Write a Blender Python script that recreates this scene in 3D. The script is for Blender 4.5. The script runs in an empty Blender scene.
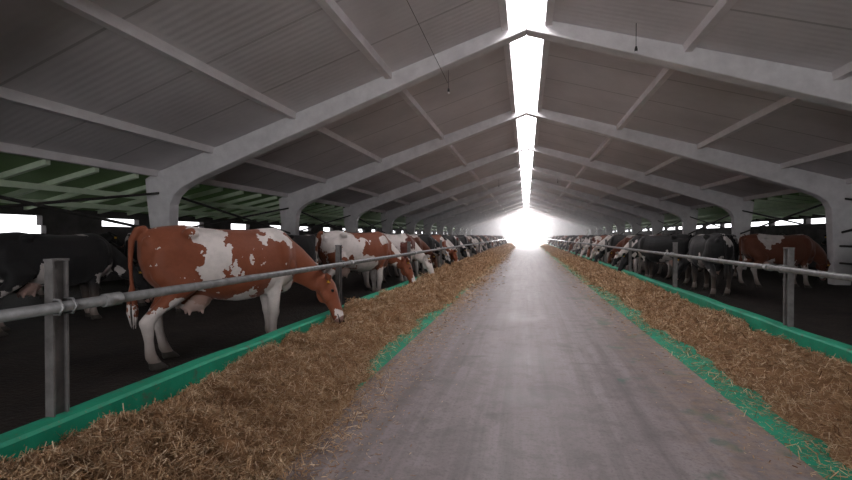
import bpy, bmesh, math, random
import numpy as np
from mathutils import Vector, Matrix
random.seed(4); rng=np.random.default_rng(4)
sc=bpy.context.scene
COL=sc.collection
sc.view_settings.view_transform='Standard'
sc.view_settings.exposure=0.5

# ---------------------------------------------------------------- materials
def mat(name):
    m=bpy.data.materials.new(name); m.use_nodes=True
    nt=m.node_tree; b=nt.nodes['Principled BSDF']
    return m,nt,b
def N(nt,t,**k):
    n=nt.nodes.new(t)
    for a,v in k.items(): setattr(n,a,v)
    return n
def L(nt,a,b): nt.links.new(a,b)
def mathn(nt,op,a,b=None,c=None,clamp=False):
    n=N(nt,'ShaderNodeMath',operation=op); n.use_clamp=clamp
    for i,v in enumerate((a,b,c)):
        if v is None: continue
        if isinstance(v,(int,float)): n.inputs[i].default_value=v
        else: L(nt,v,n.inputs[i])
    return n.outputs[0]
def noise(nt,co,scale,detail=4,rough=.55,dist=0):
    n=N(nt,'ShaderNodeTexNoise'); n.inputs['Scale'].default_value=scale
    n.inputs['Detail'].default_value=detail; n.inputs['Roughness'].default_value=rough
    n.inputs['Distortion'].default_value=dist
    if co is not None: L(nt,co,n.inputs['Vector'])
    return n
def ramp(nt,fac,stops):
    r=N(nt,'ShaderNodeValToRGB'); e=r.color_ramp.elements
    while len(e)<len(stops): e.new(.5)
    for i,(p,c) in enumerate(stops):
        e[i].position=p; e[i].color=(c,c,c,1) if isinstance(c,(int,float)) else (*c,1)
    L(nt,fac,r.inputs[0]); return r.outputs[0]
def mixc(nt,fac,a,b,mode='MIX'):
    n=N(nt,'ShaderNodeMix',data_type='RGBA',blend_type=mode)
    if isinstance(fac,(int,float)): n.inputs[0].default_value=fac
    else: L(nt,fac,n.inputs[0])
    for i,v in ((6,a),(7,b)):
        if isinstance(v,tuple): n.inputs[i].default_value=(*v,1)
        else: L(nt,v,n.inputs[i])
    return n.outputs[2]
def bump(nt,b,h,strength=.3,dist=.01):
    n=N(nt,'ShaderNodeBump'); n.inputs['Strength'].default_value=strength
    n.inputs['Distance'].default_value=dist; L(nt,h,n.inputs['Height']); L(nt,n.outputs[0],b.inputs['Normal'])
def objco(nt,scale=(1,1,1)):
    tc=N(nt,'ShaderNodeTexCoord'); mp=N(nt,'ShaderNodeMapping'); mp.inputs['Scale'].default_value=scale
    L(nt,tc.outputs['Object'],mp.inputs[0]); return mp.outputs[0]

def simple(name,c1,c2,scale=6,rough=.8,bs=.3,bd=.01,metal=0,spec=.3):
    m,nt,b=mat(name); co=objco(nt)
    n=noise(nt,co,scale,6,.6)
    L(nt,ramp(nt,n.outputs[0],[(.3,c1),(.7,c2)]),b.inputs['Base Color'])
    b.inputs['Roughness'].default_value=rough; b.inputs['Metallic'].default_value=metal
    b.inputs['Specular IOR Level'].default_value=spec
    n2=noise(nt,co,scale*8,4); bump(nt,b,n2.outputs[0],bs,bd)
    return m

M_frame=simple('painted_concrete',(.62,.60,.61),(.80,.78,.79),3,.8)
M_steel=simple('galvanised_steel',(.18,.18,.18),(.33,.33,.33),12,.45,.2,.003,.6,.5)
M_post=simple('weathered_post_steel',(.10,.093,.09),(.20,.19,.185),8,.6,.3,.004,.3)
M_dark=simple('dark_iron',(.02,.02,.02),(.05,.045,.04),8,.6)
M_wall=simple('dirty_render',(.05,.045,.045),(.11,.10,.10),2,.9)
M_endwall=simple('whitewashed_wall',(.6,.6,.62),(.75,.75,.77),2,.9)
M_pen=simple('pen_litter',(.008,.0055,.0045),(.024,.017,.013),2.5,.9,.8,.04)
M_out=simple('yard_concrete',(.6,.6,.58),(.75,.74,.72),1,.9)
M_wood=simple('rafter_paint',(.58,.70,.52),(.72,.82,.64),5,.8)

def roof_mat():
    m,nt,b=mat('roof_slab_concrete'); co=objco(nt)
    n=noise(nt,co,.6,5,.6); c=ramp(nt,n.outputs[0],[(.3,(.62,.585,.595)),(.7,(.80,.76,.775))])
    n1=noise(nt,co,7,5,.7); c=mixc(nt,mathn(nt,'MULTIPLY',n1.outputs[0],.35),c,(.50,.47,.48))
    sx=N(nt,'ShaderNodeSeparateXYZ'); L(nt,co,sx.inputs[0])
    fx=mathn(nt,'FRACT',mathn(nt,'MULTIPLY',sx.outputs[1],1/1.5))
    j=mathn(nt,'LESS_THAN',fx,.03)
    c=mixc(nt,mathn(nt,'MULTIPLY',j,.5),c,(.25,.23,.23))
    L(nt,c,b.inputs['Base Color']); b.inputs['Roughness'].default_value=.9
    w=N(nt,'ShaderNodeTexWave',wave_type='BANDS',bands_direction='Y'); w.inputs['Scale'].default_value=2.2
    w.inputs['Distortion'].default_value=.6; L(nt,co,w.inputs[0])
    bump(nt,b,w.outputs[1],.08,.02); return m
M_roof=roof_mat()
M_rib=simple('roof_rib_concrete',(.70,.66,.67),(.83,.80,.81),3,.85)

def emis(name,col,s):
    m,nt,b=mat(name); nt.nodes.remove(b); e=N(nt,'ShaderNodeEmission')
    e.inputs[0].default_value=(*col,1); e.inputs[1].default_value=s
    L(nt,e.outputs[0],nt.nodes['Material Output'].inputs[0]); return m
M_sky=emis('daylit_polycarbonate',(1,.955,.985),12)

def transl(name,col):
    m,nt,b=mat(name); b.inputs['Base Color'].default_value=(*[c*.8 for c in col],1); b.inputs['Roughness'].default_value=.8
    t=N(nt,'ShaderNodeBsdfTranslucent')
    n=noise(nt,objco(nt),1.5,4); L(nt,mixc(nt,n.outputs[0],tuple(c*.5 for c in col),col),t.inputs[0])
    mx=N(nt,'ShaderNodeMixShader'); mx.inputs[0].default_value=.35
    L(nt,b.outputs[0],mx.inputs[1]); L(nt,t.outputs[0],mx.inputs[2]); L(nt,mx.outputs[0],nt.nodes['Material Output'].inputs[0])
    return m
M_green_sheet=transl('green_translucent_sheet',(.18,.235,.14))

def road_mat():
    m,nt,b=mat('worn_concrete_alley'); co=objco(nt)
    n=noise(nt,co,1.1,7,.62); c=ramp(nt,n.outputs[0],[(.28,(.130,.107,.105)),(.5,(.205,.170,.170)),(.75,(.28,.238,.240))])
    st=noise(nt,objco(nt,(3.2,.18,1)),1.6,5,.6)
    c=mixc(nt,ramp(nt,st.outputs[0],[(.42,0),(.62,.55)]),c,(.31,.267,.268))
    st2=noise(nt,objco(nt,(4.5,.12,1)),1.3,4,.6)
    c=mixc(nt,ramp(nt,st2.outputs[0],[(.50,0),(.68,.5)]),c,(.10,.082,.081))
    md=noise(nt,co,5.5,6,.65); c=mixc(nt,ramp(nt,md.outputs[0],[(.48,0),(.64,.45)]),c,(.11,.09,.087))
    sp=noise(nt,co,38,5,.7); c=mixc(nt,ramp(nt,sp.outputs[0],[(.50,0),(.68,.5)]),c,(.075,.060,.057))
    dk=noise(nt,co,2.0,5,.6,.8); c=mixc(nt,ramp(nt,dk.outputs[0],[(.54,0),(.66,.45)]),c,(.085,.07,.068))
    sx=N(nt,'ShaderNodeSeparateXYZ'); L(nt,co,sx.inputs[0])
    wob=noise(nt,co,2,3)
    yy=mathn(nt,'ADD',sx.outputs[1],mathn(nt,'MULTIPLY',wob.outputs[0],.12))
    j=mathn(nt,'LESS_THAN',mathn(nt,'FRACT',mathn(nt,'MULTIPLY',mathn(nt,'ADD',yy,.9),1/3.0)),.006)
    c=mixc(nt,mathn(nt,'MULTIPLY',j,.4),c,(.08,.065,.06))
    gp=noise(nt,co,1.9,5,.6); near=mathn(nt,'GREATER_THAN',sx.outputs[0],.9)
    g=mathn(nt,'MULTIPLY',near,ramp(nt,gp.outputs[0],[(.57,0),(.63,.6)]))
    c=mixc(nt,g,c,(.04,.12,.085))
    ax=mathn(nt,'ABSOLUTE',sx.outputs[0]); dust=noise(nt,co,9,6,.7)
    e=mathn(nt,'MULTIPLY',mathn(nt,'SUBTRACT',ax,.95,clamp=True),ramp(nt,dust.outputs[0],[(.4,0),(.65,1)]),clamp=True)
    c=mixc(nt,e,c,(.33,.22,.14))
    L(nt,c,b.inputs['Base Color'])
    L(nt,ramp(nt,n.outputs[0],[(.3,.48),(.7,.68)]),b.inputs['Roughness']); b.inputs['Specular IOR Level'].default_value=.45
    bump(nt,b,sp.outputs[0],.4,.006); return m
M_road=road_mat()

def green_mat():
    m,nt,b=mat('green_floor_paint'); co=objco(nt)
    n=noise(nt,co,2,6,.65); c=ramp(nt,n.outputs[0],[(.3,(.010,.19,.105)),(.7,(.018,.35,.205))])
    w=noise(nt,co,7,7,.7); c=mixc(nt,ramp(nt,w.outputs[0],[(.56,0),(.68,.8)]),c,(.10,.12,.085))
    w2=noise(nt,co,30,4,.7); c=mixc(nt,ramp(nt,w2.outputs[0],[(.60,0),(.72,.75)]),c,(.22,.15,.08))
    L(nt,c,b.inputs['Base Color']); b.inputs['Roughness'].default_value=.6; b.inputs['Specular IOR Level'].default_value=.3
    bump(nt,b,w.outputs[0],.5,.01); return m
M_green=green_mat()

def hay_mat():
    m,nt,b=mat('chopped_hay'); co=objco(nt)
    a=N(nt,'ShaderNodeAttribute',attribute_name='shade')
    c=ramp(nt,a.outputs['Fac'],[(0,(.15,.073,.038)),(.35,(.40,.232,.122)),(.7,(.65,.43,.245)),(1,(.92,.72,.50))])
    n=noise(nt,co,3.5,5,.6); c=mixc(nt,ramp(nt,n.outputs[0],[(.4,0),(.7,.5)]),c,(.30,.155,.075))
    L(nt,c,b.inputs['Base Color']); b.inputs['Roughness'].default_value=.75; b.inputs['Specular IOR Level'].default_value=.2
    n2=noise(nt,co,60,5,.7); bump(nt,b,n2.outputs[0],.9,.03); return m
M_hay=hay_mat()

def cow_mat(name,base,base2,blobs=None,seed=0,thr=.5,white=(.66,.60,.57),leg=.62):
    m,nt,b=mat(name); tc=N(nt,'ShaderNodeTexCoord'); co=tc.outputs['Object']
    d=noise(nt,co,3.2,5,.6)
    v=N(nt,'ShaderNodeVectorMath',operation='SUBTRACT'); L(nt,d.outputs['Color'],v.inputs[0]); v.inputs[1].default_value=(.5,.5,.5)
    s=N(nt,'ShaderNodeVectorMath',operation='SCALE'); L(nt,v.outputs[0],s.inputs[0]); s.inputs['Scale'].default_value=.55
    ad=N(nt,'ShaderNodeVectorMath',operation='ADD'); L(nt,co,ad.inputs[0]); L(nt,s.outputs[0],ad.inputs[1]); dc=ad.outputs[0]
    sx=N(nt,'ShaderNodeSeparateXYZ'); L(nt,dc,sx.inputs[0])
    sr=N(nt,'ShaderNodeSeparateXYZ'); L(nt,co,sr.inputs[0])
    mask=mathn(nt,'LESS_THAN',sx.outputs[2],leg)
    notneck=mathn(nt,'LESS_THAN',sr.outputs[0],1.66)
    mask=mathn(nt,'MULTIPLY',mask,notneck)
    if blobs:
        for (bx,by,bz,r) in blobs:
            q=N(nt,'ShaderNodeVectorMath',operation='DISTANCE'); L(nt,dc,q.inputs[0]); q.inputs[1].default_value=(bx,by,bz)
            mask=mathn(nt,'MAXIMUM',mask,mathn(nt,'LESS_THAN',q.outputs['Value'],r))
        of=N(nt,'ShaderNodeMapping'); of.inputs['Location'].default_value=(seed,3,1); L(nt,co,of.inputs[0])
        sn=noise(nt,of.outputs[0],11,3,.5); mask=mathn(nt,'MAXIMUM',mask,mathn(nt,'MULTIPLY',mathn(nt,'GREATER_THAN',sn.outputs[0],.70),mathn(nt,'LESS_THAN',sr.outputs[0],1.6)))
    else:
        of=N(nt,'ShaderNodeMapping'); of.inputs['Location'].default_value=(seed*7.3,seed*3.1,seed); L(nt,dc,of.inputs[0])
        pn=noise(nt,of.outputs[0],1.45,2,.4)
        mask=mathn(nt,'MAXIMUM',mask,mathn(nt,'GREATER_THAN',pn.outputs[0],thr))
    hn=noise(nt,co,25,5,.7)
    cb=mixc(nt,hn.outputs[0],base,base2)
    dirt=noise(nt,co,5,5,.65)
    wt=mixc(nt,ramp(nt,dirt.outputs[0],[(.42,0),(.7,.55)]),white,tuple(v_*.5 for v_ in white))
    c=mixc(nt,mask,cb,wt)
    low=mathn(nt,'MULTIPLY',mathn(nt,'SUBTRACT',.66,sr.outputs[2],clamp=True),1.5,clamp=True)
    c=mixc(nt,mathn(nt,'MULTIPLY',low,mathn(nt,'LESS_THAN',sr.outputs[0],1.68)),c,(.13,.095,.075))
    c=mixc(nt,mathn(nt,'MULTIPLY',mathn(nt,'LESS_THAN',sr.outputs[2],.075),mathn(nt,'LESS_THAN',sr.outputs[0],1.68)),c,(.03,.025,.02))
    ud=N(nt,'ShaderNodeVectorMath',operation='DISTANCE'); L(nt,co,ud.inputs[0]); ud.inputs[1].default_value=(.52,0,.62)
    c=mixc(nt,mathn(nt,'MULTIPLY',mathn(nt,'LESS_THAN',ud.outputs['Value'],.17),.8),c,(.50,.33,.28))
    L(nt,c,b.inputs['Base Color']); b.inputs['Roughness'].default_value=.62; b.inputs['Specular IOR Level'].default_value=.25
    b.inputs['Sheen Weight'].default_value=.1
    fn=noise(nt,co,90,4,.7); bump(nt,b,fn.outputs[0],.25,.008); return m

BR=(.145,.040,.017); BR2=(.24,.071,.033)
blobs1=[(.58,-.2,1.38,.23),(.62,-.32,1.14,.18),(.56,-.3,.95,.15),(.86,-.34,1.02,.08),(1.38,-.1,1.42,.20),(1.2,-.2,1.30,.10),(1.52,-.12,1.3,.14),
        (1.42,-.2,.68,.22),(.95,-.1,.62,.22),(.3,-.2,.60,.15),(1.12,-.3,1.12,.05),(2.2,-.40,.35,.08)]
DW=(.46,.42,.40)
CM=[cow_mat('hide_red_pied_a',BR,BR2,blobs1,2),
    cow_mat('hide_red_pied_b',BR,BR2,None,3,.50),
    cow_mat('hide_dark_red_pied',(.070,.015,.009),(.12,.028,.016),None,8,.50),
    cow_mat('hide_black_pied_a',(.007,.007,.008),(.018,.017,.017),None,5,.55,white=DW),
    cow_mat('hide_black_pied_b',(.007,.007,.008),(.018,.017,.017),None,11,.48),
    cow_mat('hide_black_pied_c',(.007,.007,.008),(.018,.017,.017),None,17,.60,leg=.2,white=DW),
    cow_mat('hide_white_pied',(.02,.018,.018),(.04,.035,.03),None,21,.40),
    cow_mat('hide_brown_pied',(.075,.022,.011),(.12,.037,.018),None,29,.55,white=DW)]
M_eye,nt,b=mat('cow_eye'); b.inputs['Base Color'].default_value=(.008,.005,.004,1); b.inputs['Roughness'].default_value=.12
M_nose=simple('cow_muzzle_skin',(.24,.14,.115),(.34,.21,.175),20,.45)
M_tag,nt,b=mat('ear_tag_plastic'); b.inputs['Base Color'].default_value=(.70,.38,.03,1)

# ---------------------------------------------------------------- mesh helpers
def newobj(name,me,mats=(),smooth=False,loc=None):
    for m in mats: me.materials.append(m)
    if smooth: me.polygons.foreach_set('use_smooth',[True]*len(me.polygons))
    o=bpy.data.objects.new(name,me); COL.objects.link(o)
    if loc: o.location=loc
    return o
def bm_obj(name,bm,mats,smooth=False,bevel=0):
    me=bpy.data.meshes.new(name); bmesh.ops.recalc_face_normals(bm,faces=bm.faces[:]); bm.to_mesh(me); bm.free()
    o=newobj(name,me,mats,smooth)
    if bevel:
        md=o.modifiers.new('bev','BEVEL'); md.width=bevel; md.segments=2
    return o
def box(bm,x0,x1,y0,y1,z0,z1,mi=0):
    vs=[bm.verts.new(p) for p in [(x0,y0,z0),(x1,y0,z0),(x1,y1,z0),(x0,y1,z0),(x0,y0,z1),(x1,y0,z1),(x1,y1,z1),(x0,y1,z1)]]
    for f in ((0,3,2,1),(4,5,6,7),(0,1,5,4),(1,2,6,5),(2,3,7,6),(3,0,4,7)):
        fc=bm.faces.new([vs[i] for i in f]); fc.material_index=mi
def prism(bm,poly,y0,y1,mi=0):
    a=[bm.verts.new((p[0],y0,p[1])) for p in poly]; c=[bm.verts.new((p[0],y1,p[1])) for p in poly]
    n=len(poly)
    f=[bm.faces.new(a),bm.faces.new(c[::-1])]
    for i in range(n): f.append(bm.faces.new((a[i],c[i],c[(i+1)%n],a[(i+1)%n])))
    for q in f: q.material_index=mi
    return f
def loft(bm,rings,caps=True,mi=0):
    R=[[bm.verts.new(p) for p in r] for r in rings]; n=len(R[0])
    for a,c in zip(R,R[1:]):
        for i in range(n):
            f=bm.faces.new((a[i],a[(i+1)%n],c[(i+1)%n],c[i])); f.material_index=mi
    if caps:
        f=bm.faces.new(R[0][::-1]); f.material_index=mi
        f=bm.faces.new(R[-1]); f.material_index=mi
def tube(bm,pts,rad,n=10,mi=0):
    P=[Vector(p) for p in pts]; rings=[]
    for i,p in enumerate(P):
        t=(P[min(i+1,len(P)-1)]-P[max(i-1,0)]).normalized()
        ref=Vector((0,1,0)) if abs(t.y)<.9 else Vector((0,0,1))
        s=(ref-t*ref.dot(t)).normalized(); u=t.cross(s)
        r=rad[i] if isinstance(rad,(list,tuple)) else rad
        a,c=(r if isinstance(r,(list,tuple)) else (r,r))
        rings.append([p+s*math.cos(k*2*math.pi/n)*a+u*math.sin(k*2*math.pi/n)*c for k in range(n)])
    loft(bm,rings,True,mi)
def ball(bm,c,r,mi=0,seg=12,rot=None):
    r=r if isinstance(r,(tuple,list)) else (r,r,r)
    M=Matrix.Translation(c)@(rot or Matrix())@Matrix.Diagonal((*r,1))
    o=bmesh.ops.create_uvsphere(bm,u_segments=seg,v_segments=max(6,seg//2),radius=1,matrix=M)
    for v in o['verts']:
        for f in v.link_faces: f.material_index=mi

# ---------------------------------------------------------------- COW
LT=1.22
def build_cow(name,neck,head,legs_dx=(0,0,0,0),tail_y=.03):
    """neck: list (pt,(side,up)); head idem.  x forward, origin on the ground under the rump"""
    bm=bmesh.new()
    T=[(-.03,1.34,1.10,.09),(.03,1.43,.92,.17),(.12,1.47,.82,.22),(.25,1.49,.77,.255),(.40,1.50,.74,.285),(.55,1.475,.69,.31),
       (.75,1.455,.625,.345),(.95,1.45,.59,.365),(1.15,1.455,.60,.34),(1.32,1.475,.635,.29),(1.46,1.485,.67,.25),(1.58,1.44,.71,.215),(1.68,1.36,.78,.16),(1.74,1.27,.88,.10)]
    rings=[]
    for x,t,b_,w in T:
        r=[]
        for k in range(28):
            a=k*2*math.pi/28; cy,sz=math.cos(a),math.sin(a)
            zc=b_+(t-b_)*.46; hz=(t-zc) if sz>0 else (zc-b_)
            yy=math.copysign(abs(cy)**.82,cy)*w*(1-.20*max(0,sz)**2)
            zz=zc+math.copysign(abs(sz)**.88,sz)*hz
            r.append((x,yy,zz))
        rings.append(r)
    loft(bm,rings)
    for sgn in (-1,1):
        ball(bm,(.40,sgn*.215,1.405),(.09,.07,.06)); ball(bm,(.03,sgn*.10,1.32),(.06,.05,.05))
        ball(bm,(1.46,sgn*.15,1.12),(.16,.12,.28)); ball(bm,(1.60,sgn*.13,.96),(.10,.09,.14))
        ball(bm,(.24,sgn*.16,1.08),(.23,.125,.30))
    ball(bm,(1.56,0,.76),(.17,.10,.14))
    ball(bm,(.50,0,.68),(.20,.14,.17))
    for q in ((.43,.06),(.43,-.06),(.57,.06),(.57,-.06)): tube(bm,[(q[0],q[1],.60),(q[0],q[1],.48)],[.028,.018],8)
    def leg(pts):
        rings=[]
        for (x,y,z,rx,ry) in pts:
            g=LT if z<.7 else 1.05
            rings.append([(x+rx*g*math.cos(k*math.pi/8),y+ry*g*math.sin(k*math.pi/8),z) for k in range(16)])
        loft(bm,rings)
    hl,hr,fl,fr=legs_dx
    for sgn,dx in ((1,hl),(-1,hr)):
        y=sgn*.185
        leg([(.26,sgn*.15,1.2,.19,.09),(.28,sgn*.17,1.02,.225,.12),(.33,y+sgn*.02,.86,.19,.12),(.31+dx*.2,y+sgn*.015,.76,.145,.10),(.22+dx*.4,y,.66,.10,.075),(.12+dx*.6,y,.57,.075,.055),
             (.07+dx*.75,y,.50,.068,.048),(.08+dx*.82,y,.43,.05,.042),(.10+dx*.9,y,.30,.036,.036),(.12+dx,y,.17,.042,.042),(.135+dx,y,.12,.05,.05),(.16+dx,y,.075,.047,.045),(.18+dx,y,.045,.06,.055),(.20+dx,y,0,.078,.062)])
    for sgn,dx in ((1,fl),(-1,fr)):
        y=sgn*.155
        leg([(1.46,y,1.0,.15,.09),(1.43+dx*.1,y,.85,.12,.085),(1.40+dx*.2,y,.74,.09,.07),(1.40+dx*.4,y,.60,.066,.057),(1.41+dx*.6,y,.46,.056,.052),(1.415+dx*.65,y,.40,.058,.054),
             (1.41+dx*.75,y,.33,.043,.042),(1.41+dx*.9,y,.22,.038,.038),(1.415+dx,y,.13,.05,.05),(1.44+dx,y,.08,.046,.045),(1.455+dx,y,.045,.06,.058),(1.47+dx,y,0,.076,.064)])
    tube(bm,[p for p,r in neck],[r for p,r in neck],20)
    tube(bm,[p for p,r in head],[r for p,r in head],20)
    H0=Vector(head[0][0]); H1=Vector(head[-1][0]); ax=(H1-H0).normalized()
    side=(Vector((0,1,0))-ax*ax.y).normalized(); up=side.cross(ax)*-1
    if up.x<0 and abs(ax.z)>.5: up=-up
    if abs(ax.z)<=.5 and up.z<0: up=-up
    R=Matrix((ax,side,up)).transposed().to_4x4(); ln=(H1-H0).length
    def hp(a,s,u): return H0+ax*(a*ln)+side*s+up*u
    for sgn in (-1,1):
        ball(bm,hp(.36,sgn*.085,.055),(.055,.03,.03),rot=R)
        ball(bm,hp(.38,sgn*.065,-.075),(.11,.035,.06),rot=R)
    ball(bm,hp(.97,0,.0),(.065,.085,.062),rot=R)
    ball(bm,hp(.04,0,.05),(.07,.07,.06),rot=R)
    tube(bm,[(.04,0,1.45),(-.04,0,1.44),(-.09,tail_y*.3,1.34),(-.10,tail_y*.6,1.1),(-.085,tail_y,.85)],[.045,.042,.034,.026,.022],10)
    me=bpy.data.meshes.new(name+'_raw'); bmesh.ops.recalc_face_normals(bm,faces=bm.faces[:]); bm.to_mesh(me); bm.free()
    tmp=bpy.data.objects.new('tmp',me); COL.objects.link(tmp)
    r=tmp.modifiers.new('r','REMESH'); r.mode='VOXEL'; r.voxel_size=.017; r.use_smooth_shade=True
    s=tmp.modifiers.new('s','SMOOTH'); s.factor=.5; s.iterations=7
    dg=bpy.context.evaluated_depsgraph_get(); ev=tmp.evaluated_get(dg)
    bme=bpy.data.meshes.new_from_object(ev); bpy.data.objects.remove(tmp)
    bm=bmesh.new(); bm.from_mesh(bme)
    for k in range(26):
        a=random.random()*6.28; r0=.02; dx,dy=math.cos(a)*.045,math.sin(a)*.045
        tube(bm,[(-.085,tail_y,.92),(-.085+dx*.7,tail_y+dy*.7,.75),(-.08+dx,tail_y+dy,.58),(-.075+dx*.5,tail_y+dy*.5,.46-random.random()*.06)],[.008,.012,.010,.002],5)
    for sgn in (-1,1):
        root=hp(.10,sgn*.085,.03); tip=hp(.08,sgn*.285,-.01)
        n=9; rr=[]
        for i in range(n+1):
            q=i/n; c=root.lerp(tip,q)-up*(.03*math.sin(q*math.pi)); w=(.022+.055*math.sin(min(1,q*1.05+.08)*math.pi)**.8)*(1 if q<1 else .1)
            rr.append([c+ax*math.cos(t)*w+up*math.sin(t)*.011-up*(math.cos(t)**2)*-.018*math.sin(q*math.pi) for t in [k*2*math.pi/12 for k in range(12)]])
        loft(bm,rr)
        ball(bm,hp(.37,sgn*.108,.028),(.024,.014,.020),1,12,R)
        ball(bm,hp(1.06,sgn*.042,.03),(.014,.012,.016),1,10,R)
        c=hp(.085,sgn*.2,-.01); box(bm,c.x-.003,c.x+.028,c.y-.022,c.y+.022,c.z-.075,c.z-.02,3)
    tube(bm,[hp(.86,.082,-.03),hp(1.04,.06,-.035),hp(1.10,0,-.037),hp(1.04,-.06,-.035),hp(.86,-.082,-.03)],.006,6,1)
    for f in bm.faces:
        if f.material_index==0:
            d=(f.calc_center_median()-hp(1.0,0,.01)).length
            if d<.105 and (f.calc_center_median()-H0).dot(ax)>ln*.94: f.material_index=2
    me=bpy.data.meshes.new(name); bm.to_mesh(me); bm.free()
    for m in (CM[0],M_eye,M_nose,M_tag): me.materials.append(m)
    me.polygons.foreach_set('use_smooth',[True]*len(me.polygons))
    return me
def S(p,a,b): return (p,(a,b))
graze=build_cow('cow_grazing',
  [S((1.38,0,1.12),.17,.33),S((1.58,0,1.09),.16,.29),S((1.74,-.01,1.01),.13,.235),S((1.88,-.04,.90),.11,.20),S((2.0,-.09,.79),.095,.165),S((2.07,-.14,.69),.08,.13)],
  [S((2.07,-.14,.80),.075,.07),S((2.10,-.165,.75),.105,.12),S((2.13,-.20,.66),.112,.14),S((2.155,-.235,.57),.097,.127),S((2.18,-.28,.46),.08,.105),S((2.20,-.315,.37),.073,.09),S((2.215,-.345,.28),.08,.085),S((2.225,-.365,.21),.066,.066)],
  (.12,-.10,.06,-.05))
reach=build_cow('cow_reaching',
  [S((1.38,0,1.12),.17,.33),S((1.60,0,1.10),.155,.27),S((1.80,.01,1.02),.13,.21),S((2.0,.02,.88),.11,.17),S((2.13,.03,.76),.09,.14)],
  [S((2.10,.03,.86),.08,.075),S((2.15,.035,.80),.105,.12),S((2.22,.04,.71),.105,.13),S((2.28,.045,.61),.085,.11),S((2.34,.05,.49),.07,.085),S((2.38,.055,.40),.068,.075),S((2.41,.06,.33),.06,.06)],
  (-.08,.10,-.04,.08))
stand=build_cow('cow_standing',
  [S((1.36,0,1.14),.17,.33),S((1.58,0,1.22),.15,.26),S((1.76,.01,1.32),.12,.20),S((1.92,.02,1.40),.10,.155),S((2.05,.03,1.44),.085,.12)],
  [S((2.00,.03,1.50),.075,.07),S((2.06,.035,1.47),.10,.11),S((2.15,.045,1.42),.105,.125),S((2.25,.05,1.35),.085,.105),S((2.35,.055,1.27),.068,.082),S((2.42,.06,1.21),.068,.075),S((2.48,.06,1.17),.06,.06)],
  (.10,-.10,-.04,.05))
def cow(me,x,y,deg,mi,sc=1.0,z=0.0,flip=False):
    o=bpy.data.objects.new('cow',me); COL.objects.link(o)
    o.location=(x,y,z); o.rotation_euler=(0,0,math.radians(deg)); o.scale=(sc,-sc if flip else sc,sc)
    o.material_slots[0].link='OBJECT'; o.material_slots[0].material=CM[mi]
    return o
# left feeding row
cow(graze,-4.12,3.78,61,0,1.055)
cow(graze,-4.25,8.2,58,1,1.05)
cow(graze,-4.28,10.6,57,2,1.03)
cow(reach,-4.58,12.2,48,7,1.02)
y=13.9;k=0
pal=[3,1,4,5,2,3,7,6,4,3,1,5]
while y<64:
    g=random.random()<.5
    cow(graze if g else reach,(-4.40 if g else -4.68)+random.uniform(-.04,.04),y,random.uniform(50,56) if g else random.uniform(36,44),pal[k%12],random.uniform(.98,1.03)); y+=random.uniform(1.35,2.0); k+=1
# left loafing cows behind (clear of the column line at x=-9)
for (x,y,d,m,me) in [(-6.6,6.6,95,7,stand),(-7.6,4.4,85,5,graze),(-7.9,7.0,88,5,stand),(-6.2,9.4,80,5,stand),(-11.2,4.2,-80,5,stand),(-7.8,10.2,85,2,stand),
                     (-11.2,7.4,95,3,stand),(-7.0,12.6,80,3,graze),(-7,15.6,80,6,stand),(-7.2,18.6,100,5,stand),(-7.2,21.8,80,4,stand),(-7.4,25,80,3,stand),(-7,31,80,1,stand),(-11.4,11,80,5,stand),(-11.2,15.5,100,3,stand)]:
    cow(me,x,y,d,m,random.uniform(.98,1.03))
# right feeding row (heading towards -X)
y=13.8;k=3
pal2=[4,1,3,5,4,7,3,6,1,2,4,3]
while y<64:
    g=random.random()<.6
    cow(graze if g else reach,(4.76 if g else 5.02)+random.uniform(-.04,.04),y,180-(random.uniform(50,56) if g else random.uniform(34,44)),pal2[k%12],random.uniform(.98,1.03),flip=True); y+=random.uniform(1.35,2.0); k+=1
for (x,y,d,m,me) in [(6.1,13.9,4,7,graze),(4.5,11.2,88,5,graze),(6.8,16.2,92,5,graze),(7.0,19,100,3,stand),(11.2,8.6,95,5,stand),(11.5,12.6,95,3,stand),
                     (7.4,22.5,85,5,stand),(7.6,8.8,88,5,graze),(7.3,26.5,100,7,stand),(7.5,31,90,3,stand),(11.3,16.8,95,3,stand),(11.2,20.5,85,5,stand),(7.4,36,100,6,stand)]:
    cow(me,x,y,d,m,random.uniform(.98,1.03),flip=True)

# ---------------------------------------------------------------- floor
Y0,Y1=-9.,72.
bm=bmesh.new(); box(bm,-14,14,Y0,Y1,-.2,-.004,0); box(bm,-1.54,1.74,Y0,Y1,-.1,0.0,1)
box(bm,-2.85,-1.54,Y0,Y1,-.1,.001,2); box(bm,1.74,3.15,Y0,Y1,-.1,.001,2)
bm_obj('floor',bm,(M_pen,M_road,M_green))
bm=bmesh.new(); box(bm,-80,80,Y1,Y1+90,-.3,-.03); box(bm,-80,-14,-40,Y1,-.3,-.03); box(bm,14,80,-40,Y1,-.3,-.03); box(bm,-14,14,-40,Y0,-.3,-.03)
bm_obj('yard_ground',bm,(M_out,))

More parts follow.
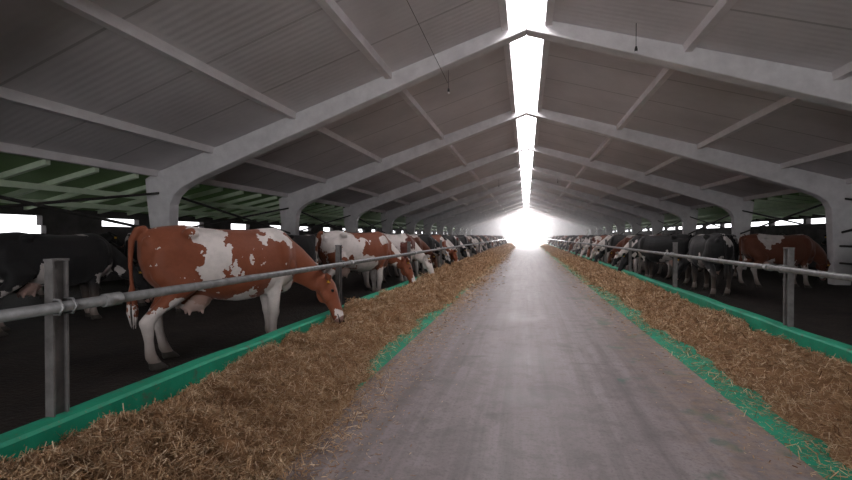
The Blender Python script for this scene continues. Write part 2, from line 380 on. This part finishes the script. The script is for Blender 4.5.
# ---------------------------------------------------------------- value noise
def vnoise(x,y,seed=0):
    xi=np.floor(x).astype(int); yi=np.floor(y).astype(int); xf=x-xi; yf=y-yi
    def h(a,b):
        n=(a*374761393+b*668265263+seed*1442695041)&0xffffffff; n=((n^(n>>13))*1274126177)&0xffffffff
        return ((n^(n>>16))&0xffff)/65535.
    u=xf*xf*(3-2*xf); v=yf*yf*(3-2*yf)
    return (h(xi,yi)*(1-u)+h(xi+1,yi)*u)*(1-v)+(h(xi,yi+1)*(1-u)+h(xi+1,yi+1)*u)*v
def fb(x,y,s,seed): return .55*vnoise(x*s,y*s,seed)+.3*vnoise(x*s*2.1,y*s*2.1,seed+1)+.15*vnoise(x*s*4.3,y*s*4.3,seed+2)
def sst(a,b,x):
    t=np.clip((x-a)/(b-a),0,1); return t*t*(3-2*t)
def hay_h(side,X,Y):
    ax=np.abs(X)
    if side<0:
        e=1.62-.20*np.exp(-((Y-3.1)/.7)**2)+.20*sst(3.8,5.2,Y)-.20*sst(7.0,9,Y)+.26*(fb(Y*0,Y,1.1,3)-.5)+.26*(fb(X,Y,4,9)-.5); w=2.80
        full=sst(4.2,5.6,Y)
        u=(ax-e)/(w-e)
        h=sst(0,.42,u)*(.24+.05*full)*(1-(.58-.50*full)*sst(.6,1.0,u))
        h=h+sst(.05,.4,u)*(.30*(fb(X,Y,2.2,5)-.45)+.19*(fb(X,Y,7,6)-.5)+.08*(fb(X,Y,20,7)-.5))
        h=h*(1-.66*np.exp(-((ax-2.50)/.36)**2-((Y-5.4)/.55)**2))
    else:
        e=2.03+.35*(fb(Y*0,Y,.8,13)-.5)+.26*(fb(X,Y,4,19)-.5); w=3.15
        u=(ax-e)/(w-e)
        h=sst(0,.5,u)*.19*(1-.35*sst(.65,1.,u))+sst(.05,.4,u)*(.22*(fb(X,Y,2.2,15)-.45)+.16*(fb(X,Y,7,16)-.5)+.07*(fb(X,Y,20,17)-.5))
    h=np.where(u<0,-.02,np.maximum(h,.004))
    return h,u
def hay(side,n_straw,n_loose,name):
    inner,outer=(1.2,2.82) if side<0 else (1.7,3.15)
    nx=72; ts=[-.5]
    while ts[-1]<70: ts.append(ts[-1]+max(.020,.009*ts[-1]))
    ts=np.array(ts); xs=side*np.linspace(inner,outer,nx)
    XX,YY=np.meshgrid(xs,ts); H,u=hay_h(side,XX,YY)
    V=np.stack([XX,YY,H],-1).reshape(-1,3); ny=len(ts)
    i=np.arange(ny-1)[:,None]*nx+np.arange(nx-1)[None]; i=i.ravel()
    F=np.stack([i,i+1,i+nx+1,i+nx],-1)
    if side<0: F=F[:,::-1]
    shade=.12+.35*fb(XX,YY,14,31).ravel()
    r=rng.random(n_straw); y=0.9*(62/.9)**r
    x=side*(inner+rng.random(n_straw)*(outer-inner)); h,uu=hay_h(side,x,y)
    keep=(uu>0)|(rng.random(n_straw)<np.exp(uu*9)*.40)
    x,y,h=x[keep],y[keep],np.maximum(h[keep],0)
    xl=side*(inner-np.abs(rng.normal(0,.28,n_loose))+.3); yl=0.9*(60/.9)**rng.random(n_loose)
    x=np.concatenate([x,xl]); y=np.concatenate([y,yl]); h=np.concatenate([h,np.zeros(n_loose)])
    lo=np.concatenate([np.zeros(keep.sum()),np.ones(n_loose)])
    n=len(x); yaw=rng.random(n)*6.283; pit=rng.normal(0,.45,n)*(1-lo*.9)
    lod=np.clip(y/4,1,4)
    ln=rng.uniform(.010,.034,n)*(1+.5*rng.random(n))*np.clip(y/6,1,2.2)*(1-.5*lo); wd=rng.uniform(.0010,.0025,n)*lod
    d=np.stack([np.cos(yaw)*np.cos(pit),np.sin(yaw)*np.cos(pit),np.sin(pit)],-1)
    s=np.stack([-np.sin(yaw),np.cos(yaw),rng.normal(0,.5,n)],-1)
    c=np.stack([x,y,h+.006+np.abs(np.sin(pit))*ln*.5+rng.random(n)*.026*(1-lo)],-1)
    q=np.stack([c-d*ln[:,None]-s*wd[:,None],c-d*ln[:,None]+s*wd[:,None],c+d*ln[:,None]+s*wd[:,None],c+d*ln[:,None]-s*wd[:,None]],1)
    off=len(V); V=np.concatenate([V,q.reshape(-1,3)]); j=off+np.arange(n)*4
    F=np.concatenate([F,np.stack([j,j+1,j+2,j+3],-1)])
    sh=np.repeat(np.clip(rng.normal(.55,.29,n),0,1),4); shade=np.concatenate([shade,sh])
    me=bpy.data.meshes.new(name); me.vertices.add(len(V)); me.vertices.foreach_set('co',V.ravel().astype('f'))
    me.loops.add(F.size); me.loops.foreach_set('vertex_index',F.ravel().astype('i'))
    me.polygons.add(len(F)); me.polygons.foreach_set('loop_start',(np.arange(len(F))*4).astype('i'))
    me.update(calc_edges=True)
    at=me.attributes.new('shade','FLOAT','POINT'); at.data.foreach_set('value',shade.astype('f'))
    me.validate(); newobj(name,me,(M_hay,))
hay(-1,200000,7000,'hay_pile'); hay(1,130000,5000,'hay_pile')

# ---------------------------------------------------------------- curbs
def curb(x0,x1,ztop):
    bm=bmesh.new(); ys=np.arange(-3,70.01,.25); rings=[]
    for y in ys:
        a=.008*(vnoise(np.array([y*1.7]),np.array([x0]),2)[0]-.5)*2; z=ztop+.009*(vnoise(np.array([y*1.5]),np.array([x0]),5)[0]-.5)*2
        rings.append([(x0+a,y,-.05),(x0+a,y,z-.02),(x0+a+.02,y,z),(x1+a-.02,y,z),(x1+a,y,z-.02),(x1+a,y,-.05)])
    loft(bm,rings); return bm_obj('feed_curb',bm,(M_green,))
curb(-2.97,-2.80,.31); curb(3.13,3.30,.31)

# ---------------------------------------------------------------- feed rails
def rail(px,zr,aisle):
    bm=bmesh.new(); ys=[y for y in np.arange(-2.1,70,4.17)]
    ox=.068
    tube(bm,[(px+aisle*ox,-3,zr),(px+aisle*ox,35,zr),(px+aisle*ox,70,zr)],.036,14,0)
    for y in ys:
        a,w=.048,.034
        for (x0,x1,y0,y1) in ((px-w,px+w,y-a,y-a+.012),(px-w,px+w,y+a-.012,y+a),(px-.006,px+.006,y-a+.01,y+a-.01)):
            box(bm,x0,x1,y0,y1,.0,1.30,1)
        box(bm,px-w-.004,px+w+.004,y-a-.004,y+a+.004,1.29,1.305,1)
        xr=px+aisle*ox
        for dy in (-.04,.04):
            tube(bm,[(xr-aisle*.08,y+dy,zr+.045),(xr+aisle*.01,y+dy,zr+.046),(xr+aisle*.046,y+dy,zr),(xr+aisle*.01,y+dy,zr-.046),(xr-aisle*.08,y+dy,zr-.045)],.008,8,0)
        tube(bm,[(xr,y+.25,zr),(xr,y+.37,zr)],.047,14,0)
    o=bm_obj('feed_rail',bm,(M_steel,M_post))
    for f in o.data.polygons: f.use_smooth=len(f.vertices)==4 and f.material_index==0
rail(-2.93,1.0,1); rail(3.24,1.03,-1)

# ---------------------------------------------------------------- frames
def zroof(x): return 5.95-.31*abs(x)
frames=[-3+6*i for i in range(13)]
for yf in frames:
    bm=bmesh.new()
    for sg in (-1,1):
        top=[(0,5.95),(4.5,zroof(4.5)),(9.2,zroof(9.2)-.02),(9.55,2.92),(9.5,2.4),(9.32,1.0),(9.28,0)]
        inner=[(8.86,0),(8.84,1.0),(8.80,1.8),(8.78,2.25),(8.68,2.47),(8.45,2.66),(8.0,2.86),(6.5,3.40),(4.5,4.10),(2.0,4.98),(0,5.66)]
        poly=[(sg*x,z) for x,z in top+inner]
        prism(bm,poly if sg>0 else poly[::-1],yf-.15,yf+.15)
    bm_obj('portal_frame',bm,(M_frame,),bevel=.025)

# ---------------------------------------------------------------- ceiling slabs, ribs, skylight
SW=.36; YS=3.0
bm=bmesh.new()
for sg in (-1,1):
    prism(bm,[(sg*SW,zroof(SW)),(sg*9.5,zroof(9.5)),(sg*9.5,zroof(9.5)+.2),(sg*SW,zroof(SW)+.2)],Y0,Y1,0)
    for xr in (SW+.07,2.95,5.3,7.55,9.2):
        w=.07; d=.13
        prism(bm,[(sg*(xr-w*1.2),zroof(xr-w)+.01),(sg*(xr+w*1.2),zroof(xr+w)+.01),(sg*(xr+w),zroof(xr)-d),(sg*(xr-w),zroof(xr)-d)],Y0,Y1,1)
    prism(bm,[(sg*SW,zroof(SW)),(sg*(SW+.07),zroof(SW)),(sg*(SW+.07),6.12),(sg*SW,6.12)],Y0,Y1,1)
box(bm,-SW-.07,SW+.07,Y0,YS,5.9,6.1,0)  # unseen ridge cover, added to cut the skylight short and darken the foreground
bm_obj('ceiling',bm,(M_roof,M_rib))
bm=bmesh.new(); box(bm,-SW-.07,SW+.07,YS,Y1,6.10,6.13,0)
for y in np.arange(YS,Y1,2.0): box(bm,-SW,SW,y-.02,y+.02,6.04,6.095,1)
bm_obj('ridge_skylight',bm,(M_sky,M_frame))

# lean-to side roofs with rafters
for sg in (-1,1):
    bm=bmesh.new(); sl=.20 if sg<0 else .14
    rp=lambda x:3.02-(x-9.4)*sl
    prism(bm,[(sg*9.35,rp(9.35)),(sg*13.6,rp(13.6)),(sg*13.6,rp(13.6)+.03),(sg*9.35,rp(9.35)+.03)],Y0,Y1,0)
    for y in np.arange(Y0+.5,Y1,1.0):
        prism(bm,[(sg*9.4,rp(9.4)-.01),(sg*13.3,rp(13.3)-.01),(sg*13.3,rp(13.3)-.13),(sg*9.4,rp(9.4)-.13)],y-.045,y+.045,1)
    for x in (10.7,12.0): prism(bm,[(sg*x,rp(x)-.13),(sg*(x+.1),rp(x+.1)-.13),(sg*(x+.1),rp(x)-.26),(sg*x,rp(x)-.26)],Y0,Y1,1)
    bm_obj('side_roof',bm,(M_green_sheet,M_wood))
# side walls with openings
for sg,nm,zo,zt,ze in ((-1,'left',1.76,2.02,2.24),(1,'right',2.02,2.28,2.47)):
    bm=bmesh.new(); x0,x1=sorted((sg*13.1,sg*13.3))
    yy=Y0
    while yy<Y1:
        y2=min(yy+3,Y1)
        big=(sg<0 and abs(yy-6)<.1)
        z1=.85 if big else zo
        box(bm,x0,x1,yy,y2,-.05,z1)
        box(bm,x0-.01,x1+.01,yy-.1,yy+.1,z1-.01,zt+.01)
        if big:
            box(bm,x0,x1,yy+.1,yy+1.1,z1-.01,zt+.01); box(bm,x0+.02,x1-.02,yy+1.1,y2,1.42,1.52)
        elif sg<0: box(bm,x0+.01,x1-.01,yy+.1,yy+1.6,z1-.01,zt)
        yy+=3
    box(bm,x0,x1,Y0,Y1,zt,ze)
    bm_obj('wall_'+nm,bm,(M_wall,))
def gable(nm,y,hw,hh,m):
    bm=bmesh.new()
    for sg in (-1,1):
        poly=[(sg*hw,-.05),(sg*13.2,-.05),(sg*13.2,2.4),(sg*9.5,3.0),(sg*hw,zroof(hw)+.1)]
        prism(bm,poly,y-.1,y+.1)
    prism(bm,[(-hw,hh),(hw,hh),(hw,zroof(hw)+.1),(0,6.1),(-hw,zroof(hw)+.1)],y-.1,y+.1)
    return bm_obj('wall_'+nm,bm,(m,))
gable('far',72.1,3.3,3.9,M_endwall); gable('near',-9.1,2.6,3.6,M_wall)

bm=bmesh.new()
for sg in (-1,1):
    for a,b_ in zip(frames[1:],frames[2:]):
        tube(bm,[(sg*9.05,a+.1,2.55),(sg*9.05,b_-.1,1.55)],.035,8); tube(bm,[(sg*9.12,a+.1,1.55),(sg*9.12,b_-.1,2.55)],.03,8)
        tube(bm,[(sg*9.0,a,1.15),(sg*9.0,b_,1.15)],.03,8); tube(bm,[(sg*9.0,a,.65),(sg*9.0,b_,.65)],.03,8)
bm_obj('column_bracing',bm,(M_dark,))

for (x,y,z) in ((-1.75,9.6,4.85),(1.95,8.4,4.9),(-1.75,28,4.75),(1.95,28,4.9)):
    bm=bmesh.new(); tube(bm,[(x,y,z),(x,y,zroof(x)-.005)],.006,6)
    tube(bm,[(x,y,z+.02),(x,y,z-.04),(x,y,z-.07)],[.015,.028,.024],10); ball(bm,(x,y,z-.09),.028,1)
    bm_obj('pendant_lamp',bm,(M_dark,M_frame))
bm=bmesh.new(); tube(bm,[(-1.75,-6,5.1),(-1.75,1,5.05),(-1.75,9.5,4.95)],.005,6); bm_obj('overhead_cable',bm,(M_dark,))

# haze volume added in the far half of the hall for the gate glow
m=bpy.data.materials.new('glow_haze'); m.use_nodes=True; nt=m.node_tree; nt.nodes.remove(nt.nodes['Principled BSDF'])
v=N(nt,'ShaderNodeVolumeScatter'); v.inputs['Density'].default_value=.009; v.inputs['Anisotropy'].default_value=.4; v.inputs['Color'].default_value=(1,1,1,1)
L(nt,v.outputs[0],nt.nodes['Material Output'].inputs['Volume'])
bm=bmesh.new()
prism(bm,[(-8.6,.02),(8.6,.02),(8.6,3.1),(0,5.6),(-8.6,3.1)],22,71.9); bm_obj('glow_haze',bm,(m,))

# ---------------------------------------------------------------- light
w=bpy.data.worlds.new('World'); sc.world=w; w.use_nodes=True
bg=w.node_tree.nodes['Background']; bg.inputs[0].default_value=(.95,.96,1,1); bg.inputs[1].default_value=2.2
def area(nm,loc,rot,sx,sy,pw):
    l=bpy.data.lights.new(nm,'AREA'); l.shape='RECTANGLE'; l.size=sx; l.size_y=sy; l.energy=pw; l.color=(1,.97,.99)
    o=bpy.data.objects.new(nm,l); COL.objects.link(o); o.location=loc; o.rotation_euler=rot; return o
area('gate_daylight',(0,72.6,1.95),(math.radians(-90),0,0),6.5,3.8,2700)
area('roof_fill_light',(0,-8.6,1.9),(math.radians(112),0,0),5,3.2,340)  # fill lamp added behind the camera, tilted up to brighten the roof

# ---------------------------------------------------------------- camera
cd=bpy.data.cameras.new('camera'); cam=bpy.data.objects.new('camera',cd); COL.objects.link(cam); sc.camera=cam
cd.sensor_width=36; cd.lens=36*420/852; cd.clip_start=.05; cd.clip_end=400
cam.location=(0,0,1.45); cam.rotation_euler=(math.radians(90-.55),0,math.radians(13.4))
